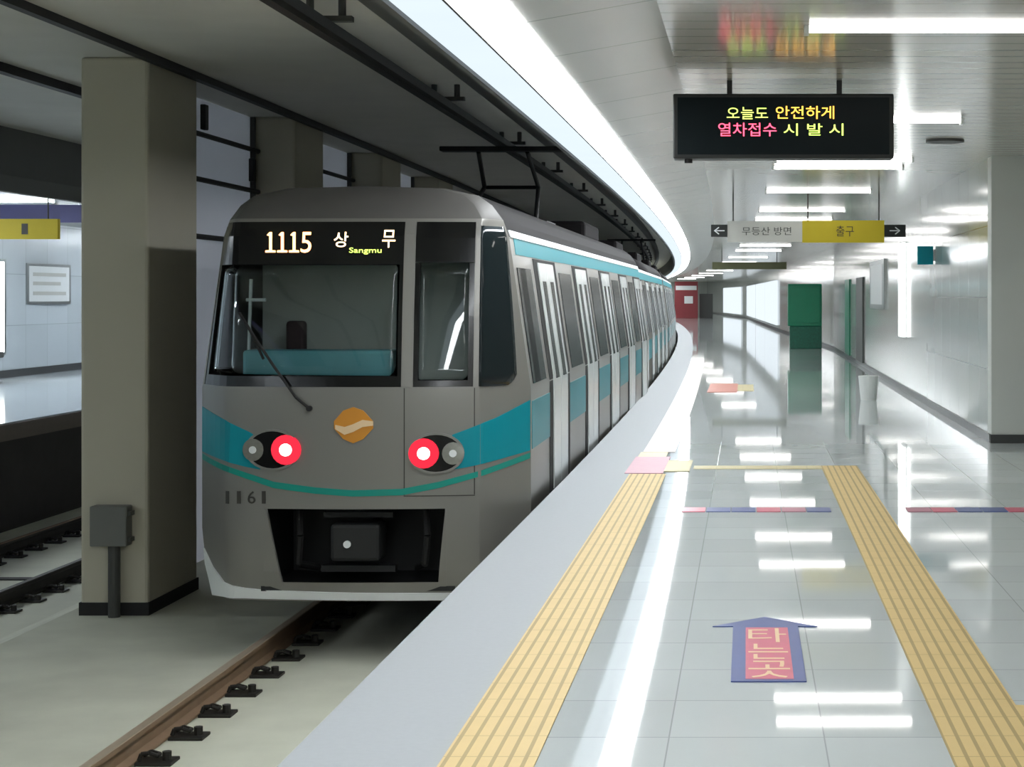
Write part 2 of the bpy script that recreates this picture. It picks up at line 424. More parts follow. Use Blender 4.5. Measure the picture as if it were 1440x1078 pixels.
# ------------------------------------------------------------------ rails and fasteners
RAILP = [(-.065, 0), (.065, 0), (.065, .015), (.012, .035), (.012, .115), (.036, .13), (.036, .16), (-.036, .16), (-.036, .13), (-.012, .115), (-.012, .035), (-.065, .015)]
def rail(x, zb, label, web, head):
    e = empty('rail', (x, 0, zb), label, 'rail', 'running rails')
    o = MB().sweep([(x + a, zb + b) for a, b in RAILP], YS).build('rail_web', web, e); o.location = -e.location
    o = MB().sweep([(x + a, zb + b) for a, b in ((-.034, .16), (.034, .16), (.03, .166), (-.03, .166))], YS).build('rail_head', head, e); o.location = -e.location
G = -1.25
rail(-3.92, G + .01, 'rusty left running rail of the train\'s track', M['rail'], M['railtop'])
rail(-2.4, G + .01, 'rusty right running rail hidden beside the platform edge', M['rail'], M['railtop'])
rail(-7.8, -1.54, 'dark near rail of the opposite track, beside the pillars', M['raildark'], M['raildark'])
rail(-9.3, -1.54, 'dark far rail of the opposite track, beside the opposite platform', M['raildark'], M['rail'])
def fastener_mesh():
    e = empty('rail_fastener', (0, 0, 0), 'x', 'fastener')
    MB().box(.068, .3, -.09, .09, .0, .022, .006).build('base_plate', M['clip'], e)
    m = MB()
    m.tube([(.085, -.05, .03), (.1, -.05, .07), (.15, -.05, .075), (.19, -.02, .05), (.19, .03, .05), (.13, .05, .06), (.08, .05, .035)], .014)
    m.build('clip', M['clip'], e)
    MB().cyl((.245, 0, .02), (.245, 0, .075), .03, 8).build('bolt', M['clip'], e)
    return e
def dup(e, loc, label, group, mirror=False):
    r = e.copy(); COL.objects.link(r); r.location = loc; r['label'] = label; r['group'] = group
    if mirror: r.rotation_euler = (0, 0, math.pi)
    for c in e.children:
        k = c.copy(); COL.objects.link(k); k.parent = r
    return r
FA = fastener_mesh()
ys = [10.2 + .62 * i for i in range(13)]
for i, y in enumerate(ys):
    lab = 'dark rail clip beside the rusty left rail, %s from the camera' % ORD[i]
    loc = (-3.92 + dev(y), y, G)
    if i == 0:
        FA.location = loc; FA['label'] = lab; FA['group'] = 'rail clips of the train track'
    else: dup(FA, loc, lab, 'rail clips of the train track')
for rx, nm, n0, n1 in ((-7.8, 'near', 17.0, 22.0), (-9.3, 'far', 19.5, 26.5)):
    i = 0; y = n0
    while y < n1:
        dup(FA, (rx + dev(y), y, -1.55), 'dark rail clip on the %s rail of the opposite track, %s along it' % (nm, ORD[i]), 'rail clips of the opposite track')
        i += 1; y += .62
tag(MB().box(-9.2, -7.95, 19.6, 19.75, -1.55, -1.535).build('drain_channel', M['rubber']), 'narrow dark drain slot across the opposite track', 'drain')

# ------------------------------------------------------------------ the train
XC, YF, YE = -3.145, 13.62, .5
WT = [(-.74, 1.27), (-.5, 1.33), (-.2, 1.36), (.95, 1.36), (2.2, 1.18), (2.34, 1.13), (2.46, 1.04), (2.54, .93), (2.6, .65), (2.62, 0.)]
CT = [(-.74, .10), (-.5, .03), (-.2, 0), (.95, 0), (1.6, .06), (2.2, .15), (2.34, .2), (2.46, .28), (2.54, .36), (2.6, .45), (2.62, .5)]
def lut(T, z):
    if z <= T[0][0]: return T[0][1]
    for (a, u), (b, v) in zip(T, T[1:]):
        if z <= b: return u + (v - u) * (z - a) / (b - a)
    return T[-1][1]
def nose(t):
    t = min(1., abs(t))
    return .17 * (t / .74) ** 2 if t < .74 else .17 + .83 * ((t - .74) / .26) ** 1.25
KN = .99                                     # the nose keeps vertical posts inside this half width and narrows outside it
def latx(t, z):
    w_ = lut(WT, z); a = min(KN, w_ * .88); q = min(1.05, abs(t)) * 1.36
    x = q / KN * a if q <= KN else a + (q - KN) / (1.36 - KN) * (w_ - a)
    return math.copysign(x, t)
def latt(x, z):
    w_ = max(.05, lut(WT, z)); a = min(KN, w_ * .88); q = abs(x)
    t = q / a * KN if q <= a else KN + (q - a) / max(.01, w_ - a) * (1.36 - KN)
    return math.copysign(t / 1.36, x)
def P0(t, z):
    yc = lut(CT, z)
    return Vector((XC + latx(t, z), YF + yc + (YE - yc) * nose(t), z))
def P(t, z, off=0.):
    p = P0(t, z)
    if off:
        a = P0(t + .01, z) - P0(t - .01, z); b = P0(t, z + .01) - P0(t, z - .01)
        n = a.cross(b); n.normalize()
        if n.y > 0: n = -n
        p = p + n * off
    return p
def tz(px, py):
    Y = YF
    for _ in range(12):
        X = (px - VX) * Y / F; z = EYE + (VY - py) * Y / F
        t = max(-.995, min(.995, latt(X - XC, z)))
        Y = P0(t, z).y
    return t, z
LEAD_O = Vector((XC, YF, -1.08))
lead = empty('subway_train_car', LEAD_O, 'silver and teal lead subway car with red tail lamps standing at the platform', 'train car', 'coupled cars of the train')
def front_patch(name, f, nu, nv, off, depth, m, parent=lead, smooth=False):
    """a panel lying on the curved front: f(u, v) gives (t, z)"""
    b = bmesh.new()
    org = Vector((0, 0, 0))
    q = parent
    while q is not None: org = org + q.location; q = q.parent
    A = [[b.verts.new(P(*f(i / nu, j / nv), off) - org) for j in range(nv + 1)] for i in range(nu + 1)]
    B = [[b.verts.new(P(*f(i / nu, j / nv), off - depth) - org) for j in range(nv + 1)] for i in range(nu + 1)]
    for i in range(nu):
        for j in range(nv):
            b.faces.new((A[i][j], A[i + 1][j], A[i + 1][j + 1], A[i][j + 1]))
            b.faces.new((B[i][j], B[i][j + 1], B[i + 1][j + 1], B[i + 1][j]))
    for i in range(nu):
        for j in (0, nv): b.faces.new((A[i][j], B[i][j], B[i + 1][j], A[i + 1][j]))
    for j in range(nv):
        for i in (0, nu): b.faces.new((A[i][j], A[i][j + 1], B[i][j + 1], B[i][j]))
    bmesh.ops.remove_doubles(b, verts=b.verts[:], dist=.0002)
    mb = MB(); mb.bm.free(); mb.bm = b
    return mb.build(name, m, parent, None, smooth)
def quad(t0, t1, z0, z1): return lambda u, v: (t0 + (t1 - t0) * u, z0 + (z1 - z0) * v)
def ruled(top, bot):
    """between two measured polylines on the photograph's front, mapped on the real surface"""
    T = [tz(*p) for p in top]; B = [tz(*p) for p in bot]
    def along(L, u):
        x = u * (len(L) - 1); i = min(int(x), len(L) - 2); k = x - i
        return (L[i][0] + (L[i + 1][0] - L[i][0]) * k, L[i][1] + (L[i + 1][1] - L[i][1]) * k)
    def f(u, v):
        a = along(T, u); b = along(B, u)
        return (b[0] + (a[0] - b[0]) * v, b[1] + (a[1] - b[1]) * v)
    return f
def disc(px, py, rx, ry, r0=0.):
    """ring or disc in front-surface coordinates, radii in metres"""
    t, z = tz(px, py)
    def f(u, v):
        a = 2 * math.pi * u; k = r0 + (1 - r0) * v
        return (t + math.cos(a) * rx * k / lut(WT, z), z + math.sin(a) * ry * k)
    return f

# openings (t0, t1, z0, z1)
WIN = (-.965, .281, .985, 2.31); DOORW = (.351, .697, .985, 2.31); PIT = (-.507, .537, -.585, .01)
CORN = (.73, .975, .985, 2.28)
tl = sorted(set([-1, -.985, WIN[0], -.93, -.88, -.8, -.74, -.62, PIT[0], -.38, -.25, -.12, 0, .14, WIN[1], DOORW[0], .45, PIT[1], .62, DOORW[1], .74, CORN[0], .82, .88, .93, CORN[1], .985, 1]))
zl = sorted(set([-.74, -.66, PIT[2], -.5, -.35, -.2, -.1, PIT[3], .2, .5, .75, .95, WIN[2], 1.3, 1.6, 1.9, 2.2, 2.30, 2.31, 2.34, 2.4, 2.46, 2.5, 2.54, 2.57, 2.6, 2.615, 2.6199]))
def front_shell():
    b = bmesh.new()
    V = [[b.verts.new(P0(t, z) - LEAD_O) for z in zl] for t in tl]
    for i in range(len(tl) - 1):
        for j in range(len(zl) - 1):
            tm = (tl[i] + tl[i + 1]) / 2; zm = (zl[j] + zl[j + 1]) / 2
            if any(a < tm < c and d < zm < g for a, c, d, g in (WIN, DOORW, PIT)): continue
            f = b.faces.new((V[i][j], V[i + 1][j], V[i + 1][j + 1], V[i][j + 1]))
            f.material_index = 1 if zm > 2.33 else 0
            f.smooth = True
    mb = MB(); mb.bm.free(); mb.bm = b
    return mb.build('front_shell', [M['silver'], M['roof']], lead)
front_shell()
# windscreen: black mask ring, header with the run number, pane
def ring(name, o, z0, z1, inset_t, inset_z, m):
    t0, t1 = o[0], o[1]
    front_patch(name, quad(t0, t0 + inset_t, z0, z1), 4, 14, .004, .05, m)
    front_patch(name, quad(t1 - inset_t, t1, z0, z1), 4, 14, .004, .05, m)
    front_patch(name, quad(t0 + inset_t, t1 - inset_t, z0, z0 + inset_z), 20, 2, .004, .05, m)
ring('windscreen_frame', WIN, .985, 1.975, .022, .085, M['black'])
hd = front_patch('destination_header', quad(WIN[0], WIN[1], 1.965, 2.31), 24, 6, .006, .05, M['black'])
front_patch('windscreen', quad(WIN[0] + .02, WIN[1] - .02, 1.06, 1.97), 24, 10, -.015, .008, M['glass'], smooth=True)
ring('door_frame', DOORW, .985, 1.975, .03, .05, M['black'])
front_patch('door_header', quad(DOORW[0], DOORW[1], 1.985, 2.31), 8, 5, .006, .05, M['black'])
front_patch('door_window', quad(DOORW[0] + .02, DOORW[1] - .02, 1.03, 1.98), 8, 10, -.015, .008, M['glass'], smooth=True)
front_patch('corner_window', lambda u, v: (CORN[0] + (.934 + .042 * v - CORN[0]) * u, CORN[2] + (CORN[3] - CORN[2]) * v + .12 * max(0, u - .7) ** 2 * 8 * (1 - v)), 12, 14, .006, .03, M['sideglass'], smooth=True)
front_patch('corner_window', lambda u, v: (-.975 + .205 * .02 * u, CORN[2] + (CORN[3] - CORN[2]) * v), 1, 14, .006, .03, M['sideglass'], smooth=True)
# bright divider posts
front_patch('divider_post', quad(.284, .348, .98, 2.3), 3, 14, .012, .02, M['silver'])
front_patch('divider_post', quad(.701, .726, .98, 2.3), 3, 14, .012, .02, M['silver'])
# door seams below
for t in (.298, .703): front_patch('door_seam', quad(t, t + .006, .12, .975), 1, 8, .003, .01, M['ink'])
front_patch('door_seam', quad(.298, .709, .11, .117), 8, 1, .003, .01, M['ink'])
# lettering in the header
def on_front(s, name, m, px, py, w_, h_, parent, off=.008):
    t, z = tz(px, py); p = P(t, z)
    o = text(s, name, m, parent, p.x, p.z, w_, h_, p.y, .006)
    org = Vector((0, 0, 0)); q = parent
    while q is not None: org += q.location; q = q.parent
    for v in o.data.vertices:
        zz_ = v.co.z
        v.co = P(latt(v.co.x - XC, zz_), zz_, off + (p.y - v.co.y)) - org
    return o
for x in (381, 397.5, 414):
    front_patch('run_digit', ruled([(x - 1, 327), (x - 5, 331), (x - 1.6, 332), (x - 1.6, 340), (x - 1.6, 352), (x - 7, 352.4), (x - 7, 355)],
                [(x + 2, 327), (x + 2, 331), (x + 2, 332), (x + 2, 340), (x + 2, 352), (x + 7, 352.4), (x + 7, 355)]), 36, 2, .014, .006, M['led_orange'], hd)
on_front('5', 'run_digit', M['led_orange'], 431, 341, .085, .165, hd)
on_front('상', 'destination_lettering', M['led_warm'], 480, 337, .115, .12, hd)
on_front('무', 'destination_lettering', M['led_warm'], 547, 336, .105, .14, hd)
on_front('Sangmu', 'destination_lettering', M['led_green'], 514, 353, .26, .055, hd)
for x, ch in ((320, '1'), (336, '1'), (354, '6'), (371, '1')): on_front(ch, 'car_number', M['ink'], x, 699, .03 if ch == '1' else .065, .10, lead, .002)
# teal wings and line
front_patch('teal_wing', ruled([(283, 571), (315, 589), (353, 608), (366, 618)], [(283, 634), (315, 647), (345, 656), (366, 660)]), 14, 6, .004, .01, M['teal'])
front_patch('teal_wing', ruled([(636, 611), (660, 602), (700, 586), (747, 562)], [(636, 660), (660, 656), (700, 646), (747, 633)]), 14, 6, .004, .01, M['teal'])
ln = [(283, 641), (322, 660), (385, 681), (444, 689), (496, 693), (565, 691), (617, 681), (680, 664), (747, 640)]
front_patch('teal_line', ruled([(x, y - 4) for x, y in ln], [(x, y + (5 if 380 < x < 640 else 4)) for x, y in ln]), 40, 2, .004, .01, M['tealgreen'])
# lamps
for cx, cy, rx_, cx2 in ((384, 632, 403, 357), (613, 637, 596, 637)):
    pod = front_patch('headlamp_pod', disc(cx, cy, .215, .155), 28, 5, .012, .03, M['black'])
    front_patch('lamp_bezel', disc(cx, cy, .225, .165, .9), 28, 2, .02, .03, M['silver'], pod)
    front_patch('tail_lamp', disc(rx_, cy, .12, .12), 20, 3, .022, .02, M['lamp_red'], pod)
    front_patch('bulb', disc(rx_, cy, .05, .05), 16, 2, .03, .02, M['lamp_core'], pod)
    front_patch('head_lamp', disc(cx2, cy, .085, .09), 20, 3, .022, .02, M['lamp_off'], pod)
    front_patch('bulb', disc(cx2, cy, .03, .03), 12, 2, .03, .02, M['white'], pod)
# emblem
em = front_patch('emblem', ruled([(470, 592), (483, 577), (497, 572), (511, 577), (525, 592)], [(470, 602), (483, 617), (497, 623), (511, 617), (525, 602)]), 12, 4, .008, .015, M['orange'])
front_patch('emblem_swoosh', ruled([(472, 597), (485, 600), (497, 596), (510, 590), (525, 592)], [(472, 603), (485, 611), (497, 607), (510, 600), (525, 598)]), 12, 2, .014, .012, M['cream'], em)
# wiper
mb = MB()
pts = [P(*tz(*p), o) - LEAD_O for p, o in (((436, 574), .02), ((418, 558), .035), ((388, 516), .035), ((352, 462), .03))]
mb.tube(pts, .012); mb.cyl(pts[0] + Vector((0, .02, 0)), pts[0] - Vector((0, .02, 0)), .022)
wp = mb.build('wiper_arm', M['rubber'], lead)
mb = MB(); q = [P(*tz(*p), .02) - LEAD_O for p in ((338, 440), (352, 462), (372, 505))]; mb.tube(q, .011); mb.build('wiper_blade', M['rubber'], wp)
# coupler bay
L = lambda x0, x1, y0, y1, z0, z1: (x0, x1, YF + y0 - LEAD_O.y, YF + y1 - LEAD_O.y, z0 - LEAD_O.z, z1 - LEAD_O.z)
mb = MB()
mb.box(*L(-.76, .80, .9, .95, -.66, .06)); mb.box(*L(-.76, -.71, .12, .95, -.66, .06)); mb.box(*L(.75, .80, .12, .95, -.66, .06)); mb.box(*L(-.76, .8, .1, .95, .02, .06)); mb.box(*L(-.76, .8, .1, .95, -.66, -.62))
mb.build('coupler_bay', M['blackmatt'], lead)
mb = MB(); mb.box(*L(-.2, .2, .08, .34, -.42, -.12), .03); cp = mb.build('coupler_head', M['blackmatt'], lead)
mb = MB(); mb.cyl((0, .3, .8), (0, .9, .82), .09); mb.build('drawbar', M['blackmatt'], cp)
mb = MB(); mb.cyl((-.06, .06, .8), (-.06, .1, .8), .03, 14); mb.build('coupler_pin', M['white'], cp)
for a in ((-.3, .3, .2, .3, -.52, -.47), (-.28, .28, .2, .28, -.08, -.04)): MB().box(*L(*a)).build('coupler_bar', M['blackmatt'], cp)
for sx in (-.5, .53):
    mb = MB(); mb.tube([Vector((sx, .3, 1.05)), Vector((sx + .03, .2, .85)), Vector((sx, .25, .62)), Vector((sx * .8, .5, .55))], .03); mb.build('brake_hose', M['rubber'], lead)
# corner fillers of the bay and the pale skirt lip
front_patch('skirt_corner', ruled([(372, 715), (373, 716), (375, 718)], [(372, 824), (384, 824), (398, 824)]), 4, 10, .004, .03, M['silver'])
front_patch('skirt_corner', ruled([(628, 715), (627, 716), (626, 718)], [(628, 824), (624, 824), (616, 824)]), 4, 10, .004, .03, M['silver'])
front_patch('skirt_lip', ruled([(284, 770), (300, 796), (316, 818), (345, 826), (375, 829), (500, 833), (640, 833)], [(284, 836), (300, 836), (316, 838), (345, 840), (375, 841), (500, 843), (640, 843)]), 30, 3, .012, .03, M['white'])
# cab interior seen through the glass
mb = MB()
mb.box(*L(-1.1, 1.1, 1.35, 1.4, .55, 2.3)); mb.box(*L(-1.12, 1.12, .5, 1.4, .5, .55))
mb.build('cab_bulkhead', M['cab'], lead)
mb = MB(); mb.box(*L(-.98, .25, .33, .62, .7, 1.27), .03); mb.build('cab_console', M['console'], lead)
mb = MB(); mb.box(*L(-.78, -.62, .9, 1.02, .8, 1.5), .03); mb.build('driver_seat', M['seat'], lead)
mb = MB(); mb.cyl((-.96, .45, 1.25 + 1.08), (-.94, .45, 1.85 + 1.08), .014); mb.cyl((-.98, .45, 1.68 + 1.08), (-.82, .45, 1.68 + 1.08), .014); mb.build('cab_handrail', M['white'], lead)

# ---- body sides, doors and windows of any car
CARL = 17.3
PROF = [(-lut(WT, z), z) for z in (-.74, -.5, -.2, .2, .6, .95, 1.4, 1.8, 2.2, 2.34, 2.46, 2.54, 2.6)]
PROF = PROF + [(0, 2.62)] + [(-x, z) for x, z in PROF[::-1]]
def car_body(root, y0, y1, closed_front):
    """root-local shell: y runs along the car, z from the rail"""
    o = root.location
    b = bmesh.new(); zr = 1.08
    rings = [[b.verts.new((x, y, z + zr)) for x, z in PROF] for y in (y0, y1)]
    n = len(PROF)
    for i in range(n - 1):
        f = b.faces.new((rings[0][i], rings[1][i], rings[1][i + 1], rings[0][i + 1])); f.smooth = True
        f.material_index = 1 if min(PROF[i][1], PROF[i + 1][1]) > 2.19 else 0
    b.faces.new(rings[1])
    if closed_front: b.faces.new(rings[0][::-1])
    mb = MB(); mb.bm.free(); mb.bm = b
    mb.build('body', [M['silver'], M['roofdark']], root)
def side_panel(root, name, y0, y1, z0, z1, off, depth, m, side=1, parent=None):
    b = bmesh.new(); zr = 1.08; nz = max(1, int((z1 - z0) / .2)); ny = 1
    zs = [z0 + (z1 - z0) * j / nz for j in range(nz + 1)]
    A = [[b.verts.new((side * (lut(WT, z) + off), y, z + zr)) for z in zs] for y in (y0, y1)]
    B = [[b.verts.new((side * (lut(WT, z) + off - depth), y, z + zr)) for z in zs] for y in (y0, y1)]
    for j in range(nz):
        b.faces.new((A[0][j], A[1][j], A[1][j + 1], A[0][j + 1])); b.faces.new((B[0][j], B[0][j + 1], B[1][j + 1], B[1][j]))
        b.faces.new((A[0][j], A[0][j + 1], B[0][j + 1], B[0][j])); b.faces.new((A[1][j], B[1][j], B[1][j + 1], A[1][j + 1]))
    for j in (0, nz): b.faces.new((A[0][j], B[0][j], B[1][j], A[1][j]))
    mb = MB(); mb.bm.free(); mb.bm = b
    return mb.build(name, m, parent or root)
def car_side(root, doors, y0, y1, extra=()):
    """doors: list of door centres along the car"""
    side_panel(root, 'teal_cornice', y0 + .2, y1 - .1, 2.06, 2.2, .004, .01, M['teal'])
    side_panel(root, 'drip_rail', y0, y1 - .05, 2.2, 2.26, .012, .02, M['white'])
    prev = y0 + .02
    edges = []
    for c in doors:
        edges.append((prev, c - .88)); prev = c + .88
        side_panel(root, 'seal_and_shade', c - .88, c + .88, -.08, 2.05, .004, .01, M['rubber'])  # seal widened into dark bands that paint the shade of the door recess
        for s in (-1, 1):
            a, b_ = (c - .6, c - .01) if s < 0 else (c + .01, c + .6)
            d = side_panel(root, 'door_leaf', a, b_, -.06, 2.02, .014, .02, M['doorleaf'])
            side_panel(root, 'door_window', a + .17, b_ - .17, .95, 1.85, .017, .01, M['coachglass'], 1, d)
    edges.append((prev, y1 - .05))
    for a, b_ in edges:
        if b_ - a < .3: continue
        side_panel(root, 'belt_stripe', a, b_, .44, .84, .004, .01, M['teal'])
        if b_ - a > 1.0:
            side_panel(root, 'side_window', a + .25, b_ - .25, .98, 1.95, .006, .015, M['coachglass'])
def underframe(root, y0, y1):
    MB().box(-1.15, 1.15, y0, y1, .3, .55).build('underframe', M['blackmatt'], root)
    for yb in (y0 + 2.2, y1 - 2.6):
        bo = MB().box(-1.0, 1.0, yb - 1.2, yb + 1.2, .22, .42, .02).build('bogie', M['blackmatt'], root)
        for yy in (yb - .9, yb + .9):
            m = MB()
            for sx in (-.75, .75): m.cyl((sx - .06, yy, .43), (sx + .06, yy, .43), .42, 28)
            m.cyl((-.75, yy, .43), (.75, yy, .43), .07, 12)
            m.build('wheelset', M['blackmatt'], bo)
def roof_gear(root, ys):
    for y in ys: MB().box(-.72, .72, y - 1.2, y + 1.2, 3.66, 3.93, .06).build('air_conditioner', M['roofdark'], root)
def pantograph(root, y):
    p = MB().box(-.6, .6, y - .5, y + .5, 3.7, 3.76).build('pantograph', M['blackmatt'], root)
    m = MB()
    for sx in (-.45, .45):
        m.tube([(sx, y - .4, 3.76), (sx * .8, y + .6, 4.25), (sx * .7, y - .2, 4.66)], .03)
    m.cyl((-.36, y + .6, 4.25), (.36, y + .6, 4.25), .025); m.build('pantograph_arm', M['blackmatt'], p)
    MB().box(-.8, .8, y - .32, y - .08, 4.66, 4.72, .01).build('collector_head', M['blackmatt'], p)

car_body(lead, YE, CARL, False)
side_panel(lead, 'cab_side_window', YE + .18, YE + .7, .98, 1.95, .006, .015, M['coachglass'])
car_side(lead, [2.72, 6.15, 9.55, 12.95, 16.2], YE + .05, CARL)
underframe(lead, 1.2, CARL - .3)
roof_gear(lead, [13.2])
pantograph(lead, 8.6)
for k in range(1, 5):
    y = YF + k * 17.75
    ang = math.atan2(-(dev(y + 8.6 + .1) - dev(y + 8.6 - .1)), .2)
    c = empty('subway_train_car', (XC + dev(y), y + .0, -1.08), 'silver subway car, %s along the train behind the lead car' % ['', 'first', 'second', 'third', 'fourth'][k], 'train car', 'coupled cars of the train', ang)
    car_body(c, 0, 17.0, True)
    car_side(c, [2.0, 5.4, 8.7, 12.0, 15.2], 0, 17.0)
    underframe(c, .4, 17.)
    roof_gear(c, [4., 13.])
    if k == 2: pantograph(c, 8.)
    MB().box(-.7, .7, -.4, 0, 1.0, 3.3).build('gangway', M['rubber'], c)

# rigid overhead conductor
e = empty('overhead_conductor', (XC, 0, 3.93), 'dark overhead power rail hung above the train', 'power rail')
o = MB().sweep([(XC - .04, 3.64), (XC + .04, 3.64), (XC + .02, 3.7), (XC + .05, 3.76), (XC - .05, 3.76), (XC - .02, 3.7)], YS).build('bar', M['blackmatt'], e); o.location = -e.location
for y in span(2.5, 100, 5.2):
    MB().cyl((dev(y) - .12, y, -.14), (dev(y) - .12, y, 0), .03, 8).cyl((dev(y) + .12, y, -.14), (dev(y) + .12, y, 0), .03, 8).box(dev(y) - .2, dev(y) + .2, y - .04, y + .04, -.17, -.13).build('hanger', M['pipe'], e)
tag(MB().sweep(rect(-2.75, -2.6, 3.8, 3.93), YT).build('cable_duct', M['fascia']), 'grey duct on the trackway ceiling beside the linear light', 'duct')

# ------------------------------------------------------------------ platform floor markings
def strip(name, x0, x1, y0, y1, m, label, cat, z=.006):
    o = MB().sweep(rect(x0, x1, 0.001, z), span(y0, y1, 3)).build(name, m)
    return tag(o, label, cat)
strip('tactile_strip', -1.12, -.77, 2., 16.4, M['tactile'], 'long yellow ribbed tactile strip along the platform edge', 'tactile paving')
strip('tactile_strip', .755, 1.12, 7.1, 17.2, M['tactile'], 'yellow ribbed tactile strip running down the middle right of the platform', 'tactile paving')
strip('tactile_strip', .755, 3.5, 6.0, 7.1, M['tactile'], 'yellow tactile patch turning right at the near end of the right strip', 'tactile paving')
strip('tactile_strip', -.52, .755, 16.9, 17.2, M['tactile_cross'], 'thin pale yellow tactile strip crossing the platform between the two long strips', 'tactile paving')
e = empty('door_mat_tile', (-.85 + dev(17), 17.4, 0), 'pink and yellow tile block at the end of the left tactile strip', 'tactile paving')
MB().box(-.32, .05, -.95, .75, .001, .008).build('pink_tile', M['sticker_pink'], e)
MB().box(.05, .3, -.75, .35, .001, .008).build('yellow_tile', M['tactile_cross'], e)
MB().box(-.3, .0, .75, 1.3, .001, .007).build('border_tile', M['tactile_cross'], e)
strip('tactile_strip', -1.12, -.77, 18.75, 46., M['tactile_pale'], 'faded pinkish tactile strip continuing along the platform edge in the distance', 'tactile paving')
# floor tape with coloured dashes
o = MB()
x = -.52; i = 0; cols = [1, 0, 0, 1, 2, 0, 1, 1, 0, 2]
while x < 5.:
    if not (.55 < x < 1.12):
        o.mi = cols[i % len(cols)]; o.box(x, x + .19, 13.52, 13.78, .001, .006)
    x += .2; i += 1
tag(o.build('floor_tape', [M['sticker_blue'], M['sticker_red'], M['sticker_pink']]), 'thin red and blue dashed tape line across the platform floor', 'floor marking')
# arrow sticker
e = empty('arrow_sticker', (.095, 8.3, 0), 'blue arrow floor sticker with red lettering blocks between the yellow strips', 'floor sticker')
mb = MB(); b = mb.bm
Zs = .006
out = [(-.165, -.76), (.17, -.76), (.17, .5), (.27, .5), (.0, .76), (-.27, .5), (-.165, .5)]
va = [b.verts.new((x, y, Zs)) for x, y in out]; vb = [b.verts.new((x, y, .001)) for x, y in out]
b.faces.new(va); b.faces.new(vb[::-1])
for i in range(len(out)): b.faces.new((va[i], vb[i], vb[(i + 1) % len(out)], va[(i + 1) % len(out)]))
mb.build('arrow', M['sticker_blue'], e)
MB().box(-.1, .115, -.72, .46, .0062, .0072).build('red_panel', M['sticker_red'], e)
for k, ch in enumerate('타는곳'):
    o = text(ch, 'lettering', M['cream'], e, .008, 0, .19, .35, 0, .0012)
    for v in o.data.vertices: v.co = Vector((v.co.x, v.co.z + .26 - .39 * k, .0073 - v.co.y))
e = empty('round_sticker', (-.37, 32., 0), 'red and yellow floor sticker far down the platform beside the tactile strip', 'floor sticker')
MB().box(-.34, .2, -1.4, 1.6, .001, .006).build('red_field', M['sticker_orange'], e)
MB().box(.2, .5, -1.0, 1.2, .001, .006).build('yellow_field', M['tactile_cross'], e)

# ------------------------------------------------------------------ hanging display
e = empty('led_display', (.278, 13.0, 2.75), 'black hanging led display with green, orange and red lettering above the platform', 'display sign')
MB().box(-.835, .835, -.1, .12, 0, .49, .012).build('housing', M['signblack'], e)
MB().box(-.8, .8, -.108, -.1, .03, .46).build('screen', M['coachglass'], e)
for px_ in (1026, 1180):
    x = at(px_, 0, 13.)[0] - .278
    MB().box(x - .02, x + .02, -.03, .03, .49, .6).build('hanger', M['signblack'], e)
def on_sign(s, m, x0, x1, yc, h, name='lettering'):
    a = at(x0, yc, 12.89); c = at(x1, yc, 12.89)
    o = text(s, name, m, e, (a[0] + c[0]) / 2, a[2], c[0] - a[0], h * 12.89 / F, 12.893, .006)
    o.location = -e.location
on_sign('오늘도', M['led_green'], 1022, 1080, 159, 17)
on_sign('안전하게', M['led_amber'], 1091, 1173, 158, 18)
on_sign('열차접수', M['led_pink'], 1010, 1092, 182, 19)
on_sign('시 발 시', M['led_green'], 1102, 1186, 182, 17)
MB().cyl((-.72, -.02, -.03), (-.72, -.02, 0), .03, 12).build('sensor', M['blackmatt'], e)

# direction sign further down
Y = 27.1; s = F / Y
e = empty('direction_sign', (.97 + dev(Y) * 0, Y, 2.55), 'long hanging sign board with a yellow exit half and black arrow ends', 'sign', 'hanging signs')
xx = lambda px: (px - VX) / s - .97
zz = lambda py: EYE + (VY - py) / s - 2.55
MB().box(xx(1023), xx(1128), -.06, .06, zz(340), zz(311)).build('pale_panel', M['signgrey'], e)
MB().box(xx(1128), xx(1243), -.065, .065, zz(341), zz(310)).build('yellow_panel', M['yellow'], e)
for a, b_, ar in ((1000, 1023, '←'), (1243, 1273, '→')):
    p = MB().box(xx(a), xx(b_), -.07, .07, zz(333), zz(316)).build('arrow_panel', M['signblack'], e)
    t = text(ar, 'arrow', M['white'], p, (xx(a) + xx(b_)) / 2, zz(324.5), .17, .12, -.072, .004)
text('출구', 'lettering', M['ink'], e, xx(1188), zz(325), .28, .17, -.067, .004)
text('무등산 방면', 'lettering', M['pipe'], e, xx(1078), zz(325), .78, .13, -.062, .004)
for px_ in (1031, 1136, 1236): MB().cyl((xx(px_), 0, zz(312)), (xx(px_), 0, .8), .012, 8).build('hanger', M['pipe'], e)

# far olive sign
e = empty('direction_sign', (.1, 62, 2.72), 'dark olive hanging sign far down the platform before the white wall', 'sign', 'hanging signs')
MB().box(-1.35, 1.35, -.06, .06, 0, .26).build('board', M['olive'], e)
for x in (-1., 1.): MB().cyl((x, 0, .26), (x, 0, .63), .015, 8).build('hanger', M['pipe'], e)

